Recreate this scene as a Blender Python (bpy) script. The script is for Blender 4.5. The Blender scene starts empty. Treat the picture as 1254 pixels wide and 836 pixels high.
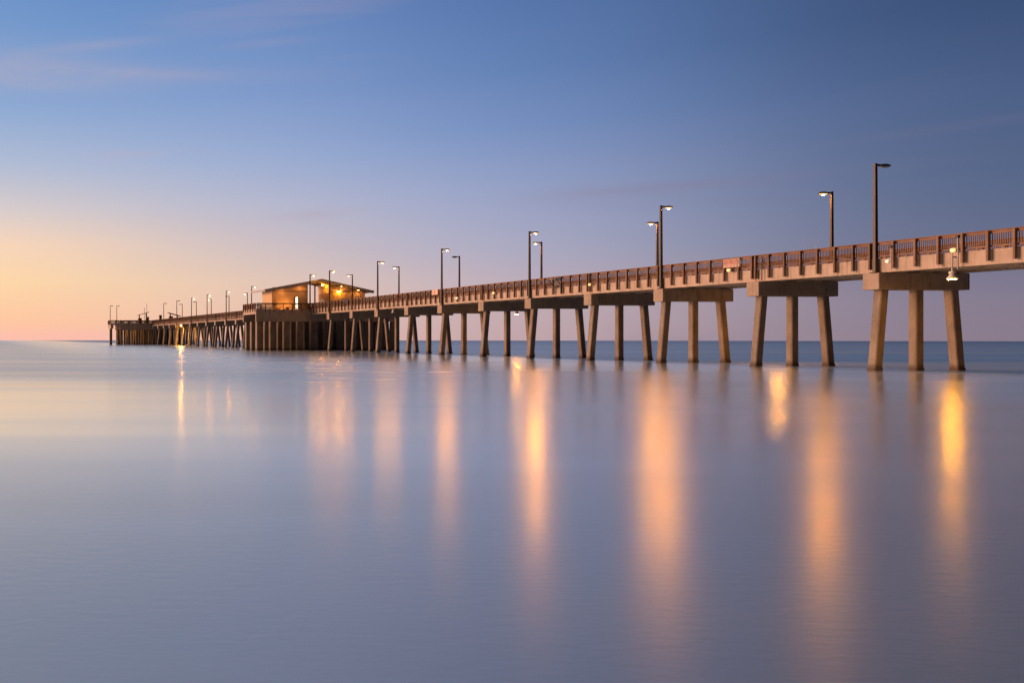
import bpy, bmesh, math, random
from mathutils import Vector, Matrix

random.seed(7)
C = bpy.context.scene.collection
SC = bpy.context.scene

# ------------------------------------------------------------------ camera, sky, sun, exposure
F, CX, CY = 1090.0, 75.4, 414.2          # lens of a shift camera in photo pixels (photo is 1254 x 836)
CAM_H = 2.0
cam_d = bpy.data.cameras.new('camera')
cam = bpy.data.objects.new('camera', cam_d)
C.objects.link(cam)
cam.location = (0, 0, CAM_H)
cam.rotation_euler = (math.radians(90), 0, 0)
cam_d.sensor_width = 36.0
cam_d.sensor_fit = 'HORIZONTAL'
cam_d.lens = 36.0 * F / 1254.0
cam_d.shift_x = (627.0 - CX) / 1254.0
cam_d.shift_y = (CY - 418.0) / 1254.0
cam_d.clip_start = 0.1
cam_d.clip_end = 20000
SC.camera = cam

SC.view_settings.view_transform = 'Standard'
SC.view_settings.look = 'None'
SC.view_settings.gamma = 1.0
SC.view_settings.exposure = 0.0
SC.view_settings.use_curve_mapping = False
SC.cycles.use_denoising = True
SC.cycles.max_bounces = 6
SC.cycles.sample_clamp_indirect = 4.0
SC.cycles.use_light_tree = True


def lin(c):
    return tuple((v / 255 / 12.92) if v / 255 <= 0.04045 else ((v / 255 + 0.055) / 1.055) ** 2.4 for v in c)


world = bpy.data.worlds.new('World')
SC.world = world
world.use_nodes = True
wt = world.node_tree
wt.nodes.clear()


class NT:
    """small helper for building node trees"""
    def __init__(self, tree):
        self.t = tree

    def n(self, typ, **kw):
        nd = self.t.nodes.new(typ)
        for k, v in kw.items():
            setattr(nd, k, v)
        return nd

    def put(self, sock, v):
        if hasattr(v, 'is_output'):
            self.t.links.new(v, sock)
        elif v is not None:
            sock.default_value = v

    def math(self, op, a, b=None, c=None, clamp=False):
        nd = self.n('ShaderNodeMath', operation=op, use_clamp=clamp)
        for s, v in zip(nd.inputs, (a, b, c)):
            self.put(s, v)
        return nd.outputs[0]

    def mix(self, fac, a, b, blend='MIX'):
        nd = self.n('ShaderNodeMix', data_type='RGBA', blend_type=blend)
        self.put(nd.inputs[0], fac)
        self.put(nd.inputs[6], a)
        self.put(nd.inputs[7], b)
        return nd.outputs[2]

    def vmath(self, op, a, b=None):
        nd = self.n('ShaderNodeVectorMath', operation=op)
        self.put(nd.inputs[0], a)
        if b is not None:
            self.put(nd.inputs[3 if op == 'SCALE' else 1], b)
        return nd.outputs[0]

    def ramp(self, fac, stops, interp='LINEAR'):
        nd = self.n('ShaderNodeValToRGB')
        cr = nd.color_ramp
        cr.interpolation = interp
        while len(cr.elements) < len(stops):
            cr.elements.new(0.5)
        for e, (p, c) in zip(cr.elements, stops):
            e.position = p
            e.color = (c[0], c[1], c[2], 1) if hasattr(c, '__len__') else (c, c, c, 1)
        self.put(nd.inputs[0], fac)
        return nd.outputs[0]

    def noise(self, vec, scale, detail=3, rough=0.5, dist=0.0):
        nd = self.n('ShaderNodeTexNoise')
        self.put(nd.inputs['Vector'], vec)
        nd.inputs['Scale'].default_value = scale
        nd.inputs['Detail'].default_value = detail
        nd.inputs['Roughness'].default_value = rough
        nd.inputs['Distortion'].default_value = dist
        return nd.outputs[0]

    def mapping(self, vec, scale=(1, 1, 1), loc=(0, 0, 0), rot=(0, 0, 0)):
        nd = self.n('ShaderNodeMapping')
        self.put(nd.inputs['Vector'], vec)
        nd.inputs['Scale'].default_value = scale
        nd.inputs['Location'].default_value = loc
        nd.inputs['Rotation'].default_value = rot
        return nd.outputs[0]

    def maprange(self, v, a, b, c=0.0, d=1.0, smooth=False):
        nd = self.n('ShaderNodeMapRange')
        nd.interpolation_type = 'SMOOTHSTEP' if smooth else 'LINEAR'
        self.put(nd.inputs[0], v)
        for k, x in zip((1, 2, 3, 4), (a, b, c, d)):
            nd.inputs[k].default_value = x
        return nd.outputs[0]


W = NT(wt)
tc = W.n('ShaderNodeTexCoord').outputs['Generated']
sep = W.n('ShaderNodeSeparateXYZ')
W.put(sep.inputs[0], tc)
dx, dy, dz = sep.outputs
el = W.math('MULTIPLY', W.math('ARCSINE', dz), 180 / math.pi)
az = W.math('MULTIPLY', W.math('ARCTAN2', dx, dy), 180 / math.pi)
elf = W.math('DIVIDE', W.math('MAXIMUM', el, 0.0), 40.0, clamp=True)


def sky_ramp(stops):
    return W.ramp(elf, [(e / 40.0, lin(c)) for e, c in stops])


# colour of the dusk sky against elevation, for six azimuths, brightened above the view to light the water (the sun is below the horizon far to the left)
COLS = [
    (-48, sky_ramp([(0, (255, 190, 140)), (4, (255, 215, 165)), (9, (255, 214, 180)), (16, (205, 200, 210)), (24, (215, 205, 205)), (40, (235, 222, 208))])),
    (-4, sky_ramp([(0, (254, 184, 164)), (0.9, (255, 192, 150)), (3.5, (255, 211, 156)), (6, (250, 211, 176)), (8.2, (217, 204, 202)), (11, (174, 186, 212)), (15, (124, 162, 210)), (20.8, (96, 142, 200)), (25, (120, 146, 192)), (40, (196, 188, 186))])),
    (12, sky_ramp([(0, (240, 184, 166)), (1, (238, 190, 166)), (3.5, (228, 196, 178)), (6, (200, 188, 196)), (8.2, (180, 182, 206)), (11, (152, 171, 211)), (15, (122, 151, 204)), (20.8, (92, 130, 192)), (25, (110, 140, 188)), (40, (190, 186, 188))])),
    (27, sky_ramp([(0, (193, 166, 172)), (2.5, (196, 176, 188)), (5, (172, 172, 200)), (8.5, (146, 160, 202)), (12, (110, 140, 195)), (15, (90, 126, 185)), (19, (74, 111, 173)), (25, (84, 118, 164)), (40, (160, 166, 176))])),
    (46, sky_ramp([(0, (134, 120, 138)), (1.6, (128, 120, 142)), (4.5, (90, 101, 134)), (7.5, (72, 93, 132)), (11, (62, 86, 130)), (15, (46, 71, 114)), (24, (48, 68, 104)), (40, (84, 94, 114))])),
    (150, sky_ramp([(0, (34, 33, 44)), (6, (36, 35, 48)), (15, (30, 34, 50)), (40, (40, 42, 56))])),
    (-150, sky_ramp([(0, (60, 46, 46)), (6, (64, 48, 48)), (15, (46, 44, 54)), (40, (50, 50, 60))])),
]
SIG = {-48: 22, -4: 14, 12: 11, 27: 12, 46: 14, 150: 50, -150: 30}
acc = None
wsum = None
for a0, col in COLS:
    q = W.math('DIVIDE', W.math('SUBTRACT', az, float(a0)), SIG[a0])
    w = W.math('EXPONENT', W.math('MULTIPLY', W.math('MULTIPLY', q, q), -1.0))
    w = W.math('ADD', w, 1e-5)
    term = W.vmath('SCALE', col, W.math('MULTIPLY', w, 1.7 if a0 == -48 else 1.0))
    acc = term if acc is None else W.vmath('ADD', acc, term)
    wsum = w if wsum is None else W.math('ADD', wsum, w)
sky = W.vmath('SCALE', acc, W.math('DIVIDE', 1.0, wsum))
# thin drawn-out clouds catching the last pink light, as directions on the sky
cv = W.n('ShaderNodeCombineXYZ')
W.put(cv.inputs[0], az)
W.put(cv.inputs[1], el)
cm = W.mapping(cv.outputs[0], scale=(0.028, 0.26, 1), rot=(0, 0, math.radians(0.8)))
cn = W.noise(cm, 1.6, 4, 0.5, 0.6)
cl = W.maprange(cn, 0.52, 0.78, 0, 1, True)
cl_big = W.maprange(W.noise(W.mapping(cv.outputs[0], scale=(0.03, 0.09, 1), loc=(3.1, 0.4, 0)), 1.3, 2), 0.4, 0.7, 0, 1, True)
cl = W.math('MULTIPLY', cl, cl_big)


def streak(a0, e0, wa, we, amp, tilt=0.0):
    """a single soft wisp centred on a direction of the sky"""
    da = W.math('SUBTRACT', az, a0)
    u = W.math('DIVIDE', da, wa)
    e = W.math('SUBTRACT', W.math('SUBTRACT', el, e0), W.math('MULTIPLY', da, tilt))
    v = W.math('DIVIDE', e, we)
    r = W.math('ADD', W.math('MULTIPLY', u, u), W.math('MULTIPLY', v, v))
    return W.math('MULTIPLY', W.math('EXPONENT', W.math('MULTIPLY', r, -1.0)), amp)


wis = streak(-4.5, 16.8, 9.0, 1.3, 0.36, -0.06)
for args in ((2.6, 18.2, 3.6, 0.32, 0.22, 0.06), (13.0, 17.9, 2.8, 0.25, 0.14, 0.02), (6.5, 16.4, 8.0, 0.4, 0.19, -0.06),
             (4.0, 11.6, 2.6, 0.25, 0.22, 0.0), (15.5, 7.6, 2.6, 0.35, 0.28, 0.03), (36, 8.0, 7.0, 0.30, 0.28, 0.0), (45, 9.5, 5.0, 0.25, 0.16, 0.03)):
    wis = W.math('ADD', wis, streak(*args))
wis = W.math('MULTIPLY', wis, W.maprange(W.noise(W.mapping(cv.outputs[0], scale=(0.10, 0.7, 1)), 1.4, 5, 0.6, 0.8), 0.25, 0.75, 0.45, 1.25))
wis = W.math('ADD', wis, W.math('MULTIPLY', cl, 0.30), clamp=True)
warm = W.mix(W.maprange(az, 0, 45, 0, 1, True), (*lin((198, 176, 184)), 1), (*lin((120, 112, 146)), 1))
sky = W.mix(wis, sky, warm)
# a faint share of the physical sky with the sun at the horizon to the left
nish = W.n('ShaderNodeTexSky', sky_type='NISHITA', sun_disc=False)
SUN_AZ = math.radians(-72)
SUN_EL = math.radians(7)
nish.sun_elevation = math.radians(1.0)
nish.sun_rotation = SUN_AZ
sky = W.vmath('ADD', sky, W.vmath('SCALE', nish.outputs[0], 0.004))
hs = W.n('ShaderNodeHueSaturation')
hs.inputs['Saturation'].default_value = 0.93
W.put(hs.inputs['Color'], sky)
sky = hs.outputs[0]
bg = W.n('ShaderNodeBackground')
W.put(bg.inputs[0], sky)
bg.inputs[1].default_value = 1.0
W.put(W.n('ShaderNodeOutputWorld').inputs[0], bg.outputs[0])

sun_d = bpy.data.lights.new('sun', 'SUN')
sun_d.energy = 5.0
sun_d.angle = math.radians(28)                # afterglow of a sun that is down: broad and soft
sun_d.color = (1.0, 0.46, 0.235)
sun = bpy.data.objects.new('sun', sun_d)
C.objects.link(sun)
dirv = Vector((math.sin(SUN_AZ) * math.cos(SUN_EL), math.cos(SUN_AZ) * math.cos(SUN_EL), math.sin(SUN_EL)))
sun.rotation_euler = (-dirv).to_track_quat('-Z', 'Y').to_euler()

# ------------------------------------------------------------------ pier frame
TH = math.radians(5.0)
A = Vector((-math.sin(TH), math.cos(TH), 0))      # along the pier, out to sea
B = Vector((math.cos(TH), math.sin(TH), 0))       # across the pier, away from the camera side
Z1 = 56.0
P1 = Vector(((1056.3 - CX) * Z1 / F, Z1, 0))
ROTZ = math.radians(95)
WD = 6.2                                          # length of a pile cap (across)
PAIR = 17.57


def wp(s, t, z=0.0):
    return P1 + A * s + B * t + Vector((0, 0, z))


def s_at(x, t=0.0):
    """distance along the pier at which the line t crosses photo column x"""
    p = P1 + B * t
    k = (x - CX) / F
    return (k * p.y - p.x) / (A.x - k * A.y)


def t_at(x, s):
    p = P1 + A * s
    k = (x - CX) / F
    return (k * p.y - p.x) / (B.x - k * B.y)


def z_at(y, s, t):
    return CAM_H + (CY - y) / F * wp(s, t).y


# ------------------------------------------------------------------ materials
def material(name):
    m = bpy.data.materials.new(name)
    m.use_nodes = True
    nt = NT(m.node_tree)
    b = m.node_tree.nodes['Principled BSDF']
    return m, nt, b


def weathered(name, col, col2, rough=0.8, scale=1.6, bump=0.15, band=None, grain=(1, 1, 1), spec=0.3, streaks=0.0, metallic=0.0, joints_every=0.0, vary=0.0):
    """mottled surface in world space, optional growth band near the water and rain streaks"""
    m, nt, b = material(name)
    pos = nt.n('ShaderNodeNewGeometry').outputs['Position']
    n1 = nt.noise(nt.mapping(pos, scale=grain), scale, 6, 0.6)
    n2 = nt.noise(nt.mapping(pos, scale=grain), scale * 9, 4, 0.6)
    f = nt.math('ADD', nt.math('MULTIPLY', n1, 0.7), nt.math('MULTIPLY', n2, 0.3))
    f = nt.maprange(f, 0.34, 0.66)
    c = nt.mix(f, (*col, 1), (*col2, 1))
    if vary:
        rnd = nt.n('ShaderNodeObjectInfo').outputs['Random']
        n3 = nt.noise(pos, 0.9, 2, 0.5)
        c = nt.mix(nt.math('MULTIPLY', nt.math('ADD', nt.math('MULTIPLY', rnd, 0.6), nt.maprange(n3, 0.35, 0.65, 0, 0.6)), vary), c, (*[v * 0.4 for v in col2], 1))
    if streaks:
        st = nt.noise(nt.mapping(pos, scale=(5, 5, 0.28)), 1.0, 4, 0.6)
        c = nt.mix(nt.math('MULTIPLY', nt.maprange(st, 0.52, 0.75, 0, 1, True), streaks), c, (*[v * 0.35 for v in col], 1))
    if band:
        sp = nt.n('ShaderNodeSeparateXYZ')
        nt.put(sp.inputs[0], pos)
        zz = nt.math('ADD', sp.outputs[2], nt.math('MULTIPLY', nt.math('SUBTRACT', n2, 0.5), 0.5))
        c = nt.mix(nt.maprange(zz, band[0], band[1], 1, 0, True), c, (*band[2], 1))
    if joints_every:
        al = nt.n('ShaderNodeVectorMath', operation='DOT_PRODUCT')
        nt.put(al.inputs[0], pos)
        al.inputs[1].default_value = tuple(A)
        fr_ = nt.math('FRACT', nt.math('DIVIDE', nt.math('ADD', al.outputs['Value'], nt.math('MULTIPLY', n1, 0.02)), joints_every))
        ln = nt.math('LESS_THAN', fr_, 0.045)
        c = nt.mix(nt.math('MULTIPLY', ln, 0.38), c, (*[v * 0.3 for v in col], 1))
    nt.put(b.inputs['Base Color'], c)
    nt.put(b.inputs['Roughness'], nt.maprange(n2, 0.3, 0.7, rough - 0.1, min(1, rough + 0.1)))
    b.inputs['Specular IOR Level'].default_value = spec
    b.inputs['Metallic'].default_value = metallic
    if bump:
        bn = nt.n('ShaderNodeBump')
        bn.inputs['Strength'].default_value = bump
        bn.inputs['Distance'].default_value = 0.03
        nt.put(bn.inputs['Height'], n2)
        nt.put(b.inputs['Normal'], bn.outputs[0])
    return m


def glow(name, col, strength):
    m, nt, b = material(name)
    b.inputs['Base Color'].default_value = (0.8, 0.75, 0.6, 1)
    b.inputs['Emission Color'].default_value = (*col, 1)
    b.inputs['Emission Strength'].default_value = strength
    return m


M = {}
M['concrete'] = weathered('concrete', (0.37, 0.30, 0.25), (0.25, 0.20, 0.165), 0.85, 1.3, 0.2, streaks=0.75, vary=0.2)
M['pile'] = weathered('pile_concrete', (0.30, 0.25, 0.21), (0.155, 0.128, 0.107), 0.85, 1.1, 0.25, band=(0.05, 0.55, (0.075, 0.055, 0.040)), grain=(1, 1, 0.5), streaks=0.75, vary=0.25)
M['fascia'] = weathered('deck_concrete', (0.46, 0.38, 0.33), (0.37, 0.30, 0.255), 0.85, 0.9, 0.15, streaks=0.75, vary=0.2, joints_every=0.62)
M['wood'] = weathered('weathered_wood', (0.26, 0.155, 0.11), (0.155, 0.09, 0.063), 0.75, 2.2, 0.2, grain=(1, 1, 3), vary=0.5)
M['picket'] = weathered('railing_picket', (0.20, 0.105, 0.075), (0.12, 0.065, 0.048), 0.75, 2.2, 0.0, grain=(1, 1, 3))
M['bronze'] = weathered('dark_bronze', (0.028, 0.017, 0.014), (0.018, 0.012, 0.010), 0.45, 3, 0.0, spec=0.5)
M['galv'] = weathered('galvanised_metal', (0.42, 0.42, 0.43), (0.28, 0.28, 0.29), 0.5, 3, 0.0, spec=0.5)
M['white'] = weathered('white_enamel', (0.52, 0.48, 0.43), (0.40, 0.37, 0.33), 0.4, 3, 0.0, spec=0.5)
M['stucco'] = weathered('stucco', (0.62, 0.47, 0.33), (0.54, 0.41, 0.28), 0.9, 1.5, 0.2, streaks=0.15)
M['trim'] = weathered('wall_trim', (0.30, 0.19, 0.12), (0.24, 0.15, 0.10), 0.8, 1.5, 0.0)
M['roof'] = weathered('roof_metal', (0.42, 0.36, 0.33), (0.34, 0.29, 0.27), 0.5, 1.2, 0.0, grain=(1, 0.3, 1), spec=0.4)
M['soffit'] = weathered('soffit_board', (0.20, 0.13, 0.10), (0.14, 0.09, 0.07), 0.8, 2, 0.0)
M['dark'] = weathered('dark_plastic', (0.03, 0.03, 0.034), (0.02, 0.02, 0.022), 0.5, 4, 0.0)
M['sign_red'] = weathered('sign_red', (0.30, 0.12, 0.095), (0.25, 0.095, 0.075), 0.5, 3, 0.0)
M['sign_white'] = weathered('sign_white', (0.50, 0.37, 0.32), (0.43, 0.31, 0.27), 0.5, 3, 0.0)
M['sign_pink'] = weathered('faded_pink', (0.60, 0.41, 0.34), (0.54, 0.36, 0.30), 0.6, 3, 0.0)
M['yellow'] = weathered('sodium_lit_plastic', (0.62, 0.33, 0.05), (0.50, 0.26, 0.04), 0.5, 3, 0.0)  # glow of the sodium lamps put into the chest's base colour
M['glass_dark'] = weathered('dark_glass', (0.02, 0.02, 0.025), (0.015, 0.015, 0.02), 0.12, 1, 0.0, spec=0.6)
M['lamp'] = glow('lamp_lens', (1.0, 0.45, 0.10), 1.6)
M['bulb_mid'] = glow('lamp_bulb_mid', (1.0, 0.36, 0.02), 3000)
M['bulb'] = glow('lamp_bulb', (1.0, 0.34, 0.02), 6000)
M['bulb_far'] = glow('lamp_bulb_far', (1.0, 0.36, 0.03), 1500)
M['flood_bulb'] = glow('floodlight_bulb', (1.0, 0.37, 0.02), 700)
M['flood_bulb_big'] = glow('floodlight_bulb_bright', (1.0, 0.42, 0.05), 11000)
M['slate'] = weathered('slate_panel', (0.11, 0.11, 0.13), (0.07, 0.07, 0.085), 0.6, 3, 0.0)
M['lamp_off'] = weathered('lamp_lens_off', (0.25, 0.25, 0.25), (0.2, 0.2, 0.2), 0.3, 3, 0.0, spec=0.5)
M['flood'] = glow('floodlight_lens', (1.0, 0.62, 0.28), 2.5)
M['flood_big'] = glow('floodlight_lens_bright', (1.0, 0.6, 0.2), 8)
M['marker'] = glow('marker_lens', (1.0, 0.45, 0.12), 2.0)
M['marker_dim'] = glow('marker_lens_dim', (1.0, 0.62, 0.34), 2.2)
M['wall_light'] = glow('wall_light_lens', (1.0, 0.34, 0.02), 230)
M['doorway'] = glow('lit_room', (1.0, 0.84, 0.62), 2.4)
M['screen'] = glow('blue_panel', (0.35, 0.55, 1.0), 0.9)


# ------------------------------------------------------------------ mesh helpers (coordinates are s along, t across, z up)
def V(s, t, z):
    return Vector((s, -t, z))


class MB:
    def __init__(self):
        self.bm = bmesh.new()

    def hexa(self, lo4, hi4, bev=0.0):
        """solid between two quads given as (s, t, z) corners in the same order"""
        vs = [self.bm.verts.new(V(*p)) for p in lo4] + [self.bm.verts.new(V(*p)) for p in hi4]
        fs = [self.bm.faces.new([vs[i] for i in q]) for q in ((3, 2, 1, 0), (4, 5, 6, 7), (0, 1, 5, 4), (1, 2, 6, 5), (2, 3, 7, 6), (3, 0, 4, 7))]
        if bev:
            es = list({e for f in fs for e in f.edges})
            bmesh.ops.bevel(self.bm, geom=es, offset=bev, segments=1, affect='EDGES', profile=0.5)
        return self

    def box(self, s0, s1, t0, t1, z0, z1, bev=0.0):
        q = lambda z: [(s0, t0, z), (s1, t0, z), (s1, t1, z), (s0, t1, z)]
        return self.hexa(q(z0), q(z1), bev)

    def prism(self, pts, axis, a, b):
        """polygon pts extruded along axis 's' or 't' or 'z' from a to b"""
        f = {'s': lambda p, x: (x, p[0], p[1]), 't': lambda p, x: (p[0], x, p[1]), 'z': lambda p, x: (p[0], p[1], x)}[axis]
        lo = [self.bm.verts.new(V(*f(p, a))) for p in pts]
        hi = [self.bm.verts.new(V(*f(p, b))) for p in pts]
        n = len(pts)
        self.bm.faces.new(lo[::-1])
        self.bm.faces.new(hi)
        for i in range(n):
            j = (i + 1) % n
            self.bm.faces.new((lo[i], lo[j], hi[j], hi[i]))
        return self

    def lathe(self, prof, c=(0, 0), seg=16):
        """(radius, z) profile turned about a vertical axis at (s, t) = c"""
        rings = []
        for r, z in prof:
            rings.append([self.bm.verts.new(V(c[0] + r * math.cos(6.28318 * i / seg), c[1] + r * math.sin(6.28318 * i / seg), z)) for i in range(seg)])
        for a, b in zip(rings, rings[1:]):
            for i in range(seg):
                j = (i + 1) % seg
                self.bm.faces.new((a[i], a[j], b[j], b[i]))
        self.bm.faces.new(rings[0][::-1])
        self.bm.faces.new(rings[-1])
        return self

    def tube(self, p, q, r, seg=8):
        a, b = V(*p), V(*q)
        d = (b - a).normalized()
        u = d.orthogonal().normalized()
        v = d.cross(u)
        ra = [self.bm.verts.new(a + (u * math.cos(6.28318 * i / seg) + v * math.sin(6.28318 * i / seg)) * r) for i in range(seg)]
        rb = [self.bm.verts.new(b + (u * math.cos(6.28318 * i / seg) + v * math.sin(6.28318 * i / seg)) * r) for i in range(seg)]
        for i in range(seg):
            j = (i + 1) % seg
            self.bm.faces.new((ra[i], ra[j], rb[j], rb[i]))
        self.bm.faces.new(ra[::-1])
        self.bm.faces.new(rb)
        return self

    def build(self, name, mat, parent=None, loc=(0, 0, 0), smooth=False):
        bmesh.ops.recalc_face_normals(self.bm, faces=self.bm.faces[:])
        me = bpy.data.meshes.new(name)
        self.bm.to_mesh(me)
        self.bm.free()
        me.materials.append(mat)
        if smooth:
            for p in me.polygons:
                p.use_smooth = True
        o = bpy.data.objects.new(name, me)
        C.objects.link(o)
        if parent is None:
            pass
        else:
            o.parent = parent
        o.location = V(*loc)
        return o


def thing(name, label, cat, s, t, z=0.0, group=None, rz=0.0):
    o = bpy.data.objects.new(name, None)
    C.objects.link(o)
    o.empty_display_size = 0.3
    o.location = wp(s, t, z)
    o.rotation_euler = (0, 0, ROTZ + rz)
    o['label'] = label
    o['category'] = cat
    if group:
        o['group'] = group
    return o


def copy_tree(o, parent=None):
    c = o.copy()
    C.objects.link(c)
    if parent is not None:
        c.parent = parent
    for ch in list(o.children):
        copy_tree(ch, c)
    return c


# ------------------------------------------------------------------ sea: one curved sheet out past the horizon
def build_sea():
    bm = bmesh.new()
    # a flat inner triangle, then rings that bend down past the horizon like the round earth
    tri = [bm.verts.new((460 * math.cos(a), 460 * math.sin(a), 0)) for a in (math.radians(-30), math.radians(90), math.radians(210))]
    radii = [500, 600, 700, 800, 900, 1000, 1100, 1200, 1300, 1400, 1500, 1700, 1900, 2200, 2600, 3200, 4500, 6000]
    seg = 192
    prev = None
    for r in radii:
        z = -1.39e-6 * (r - 500.0) ** 2
        ring = [bm.verts.new((r * math.cos(6.2831853 * i / seg), r * math.sin(6.2831853 * i / seg), z)) for i in range(seg)]
        if prev is None:
            bm.faces.new(tri)
            es = [bm.edges.new((ring[i], ring[(i + 1) % seg])) for i in range(seg)]
            es += [bm.edges.get((tri[i], tri[(i + 1) % 3])) for i in range(3)]
            bmesh.ops.triangle_fill(bm, use_beauty=True, edges=es)
            tf = set(tri)
            dup = [f for f in bm.faces if set(f.verts) == tf]
            for f in dup[1:]:
                bm.faces.remove(f)
        else:
            for i in range(seg):
                j = (i + 1) % seg
                bm.faces.new((prev[i], ring[i], ring[j], prev[j]))
        prev = ring
    bmesh.ops.recalc_face_normals(bm, faces=bm.faces[:])
    me = bpy.data.meshes.new('sea')
    bm.to_mesh(me)
    bm.free()
    for p in me.polygons:
        p.use_smooth = True
    m, nt, b = material('sea_water')
    pos = nt.n('ShaderNodeNewGeometry').outputs['Position']
    sp = nt.n('ShaderNodeSeparateXYZ')
    nt.put(sp.inputs[0], pos)
    dist = nt.math('SQRT', nt.math('ADD', nt.math('MULTIPLY', sp.outputs[0], sp.outputs[0]), nt.math('MULTIPLY', sp.outputs[1], sp.outputs[1])))
    wob = nt.noise(nt.mapping(pos, scale=(0.012, 0.05, 1)), 1.0, 3, 0.5)
    dist2 = nt.math('ADD', dist, nt.math('MULTIPLY', nt.math('SUBTRACT', wob, 0.5), 26.0))
    # inside the pier line the water is smooth and milky, the open sea beyond it is ruffled and blue
    tl = nt.n('ShaderNodeVectorMath', operation='DOT_PRODUCT')
    nt.put(tl.inputs[0], nt.vmath('SUBTRACT', pos, tuple(P1)))
    tl.inputs[1].default_value = tuple(B)
    tt = nt.math('ADD', tl.outputs['Value'], nt.math('MULTIPLY', nt.math('SUBTRACT', wob, 0.5), 9.0))
    off1 = nt.maprange(tt, -5, 5, 0, 1, True)
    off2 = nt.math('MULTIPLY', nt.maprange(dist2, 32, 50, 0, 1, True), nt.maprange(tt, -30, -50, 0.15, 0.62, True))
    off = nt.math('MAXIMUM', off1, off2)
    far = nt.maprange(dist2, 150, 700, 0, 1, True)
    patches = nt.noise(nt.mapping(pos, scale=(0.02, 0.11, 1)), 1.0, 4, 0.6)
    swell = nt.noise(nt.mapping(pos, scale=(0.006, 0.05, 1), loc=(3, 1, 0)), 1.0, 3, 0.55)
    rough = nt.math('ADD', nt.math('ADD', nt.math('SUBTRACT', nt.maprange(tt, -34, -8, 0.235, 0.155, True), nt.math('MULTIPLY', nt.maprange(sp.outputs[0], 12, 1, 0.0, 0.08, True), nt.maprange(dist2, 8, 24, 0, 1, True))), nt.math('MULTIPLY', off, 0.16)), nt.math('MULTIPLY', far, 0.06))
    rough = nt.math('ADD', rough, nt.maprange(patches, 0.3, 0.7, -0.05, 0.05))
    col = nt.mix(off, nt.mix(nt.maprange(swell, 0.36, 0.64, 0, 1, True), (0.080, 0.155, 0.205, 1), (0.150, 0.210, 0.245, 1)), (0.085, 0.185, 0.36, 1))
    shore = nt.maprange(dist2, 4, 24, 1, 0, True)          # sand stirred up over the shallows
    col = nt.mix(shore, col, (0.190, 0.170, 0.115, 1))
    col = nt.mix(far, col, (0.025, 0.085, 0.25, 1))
    col = nt.mix(nt.math('MULTIPLY', nt.math('MULTIPLY', nt.maprange(swell, 0.5, 0.66, 0, 1, True), off), nt.math('SUBTRACT', 1.0, far)), col, (0.24, 0.27, 0.32, 1))
    # foam drawn into a pale line by the moving swell
    nt.put(b.inputs['Base Color'], col)
    nt.put(b.inputs['Roughness'], rough)
    nt.put(b.inputs['Specular IOR Level'], nt.math('SUBTRACT', 0.5, nt.math('MULTIPLY', off, 0.22)))
    b.inputs['IOR'].default_value = 1.6
    n1 = nt.noise(nt.mapping(pos, scale=(0.9, 2.6, 1)), 1.0, 3, 0.55)
    n2 = nt.noise(nt.mapping(pos, scale=(4.5, 9.0, 1)), 1.0, 4, 0.6)
    bn = nt.n('ShaderNodeBump')
    bn.inputs['Strength'].default_value = 0.16
    bn.inputs['Distance'].default_value = 0.02
    nt.put(bn.inputs['Height'], nt.math('ADD', nt.math('MULTIPLY', n1, 0.12), nt.math('MULTIPLY', n2, 0.6)))
    nt.put(b.inputs['Normal'], bn.outputs[0])
    gl = nt.n('ShaderNodeBsdfGlossy', distribution='MULTI_GGX')
    gl.inputs['Color'].default_value = (0.97, 1.0, 0.97, 1)
    nt.put(gl.inputs['Roughness'], rough)
    nt.put(gl.inputs['Normal'], bn.outputs[0])
    mx = nt.n('ShaderNodeMixShader')
    nt.put(mx.inputs[0], nt.math('SUBTRACT', nt.math('SUBTRACT', 0.78, nt.math('MULTIPLY', shore, 0.40)), nt.math('MULTIPLY', off, 0.68)))
    nt.put(mx.inputs[1], b.outputs[0])
    nt.put(mx.inputs[2], gl.outputs[0])
    nt.put(m.node_tree.nodes['Material Output'].inputs[0], mx.outputs[0])
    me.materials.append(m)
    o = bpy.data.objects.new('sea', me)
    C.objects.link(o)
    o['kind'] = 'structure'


build_sea()

# ------------------------------------------------------------------ the pier
Z_CAP0, Z_CAP1 = 5.02, 6.06
Z_F0, Z_F1, Z_RAIL = 6.065, 6.93, 7.97
PLAT0 = s_at(380)                     # shoreward face of the pavilion platform
PLAT1 = PLAT0 + 7.6
HEAD0 = 239.0                         # shoreward face of the pier head
HEAD1 = 250.0
T0 = 0.28                             # near face of the deck
T1 = WD - 0.28

pier = thing('fishing_pier', 'long concrete fishing pier with wooden railings striding out to sea on raked piles', 'pier', 0, 0)

# pile caps with three piles each
cap0 = MB().box(-1.03, 0, 0, WD, Z_CAP0, Z_CAP1, 0.025).build('pile_cap', M['concrete'], pier)


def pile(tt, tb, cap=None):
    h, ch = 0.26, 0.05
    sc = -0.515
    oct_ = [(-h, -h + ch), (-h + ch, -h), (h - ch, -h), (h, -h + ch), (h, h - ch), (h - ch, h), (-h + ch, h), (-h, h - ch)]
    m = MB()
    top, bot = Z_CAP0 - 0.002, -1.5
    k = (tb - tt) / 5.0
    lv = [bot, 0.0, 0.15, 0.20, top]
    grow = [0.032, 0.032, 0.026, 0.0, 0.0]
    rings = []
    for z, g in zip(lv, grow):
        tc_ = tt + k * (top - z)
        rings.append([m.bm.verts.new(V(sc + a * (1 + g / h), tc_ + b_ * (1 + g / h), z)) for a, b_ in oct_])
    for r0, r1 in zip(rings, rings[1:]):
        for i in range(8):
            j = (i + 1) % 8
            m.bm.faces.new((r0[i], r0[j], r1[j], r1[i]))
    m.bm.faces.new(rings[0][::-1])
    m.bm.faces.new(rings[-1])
    return m.build('pile', M['pile'], cap or cap0)


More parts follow.
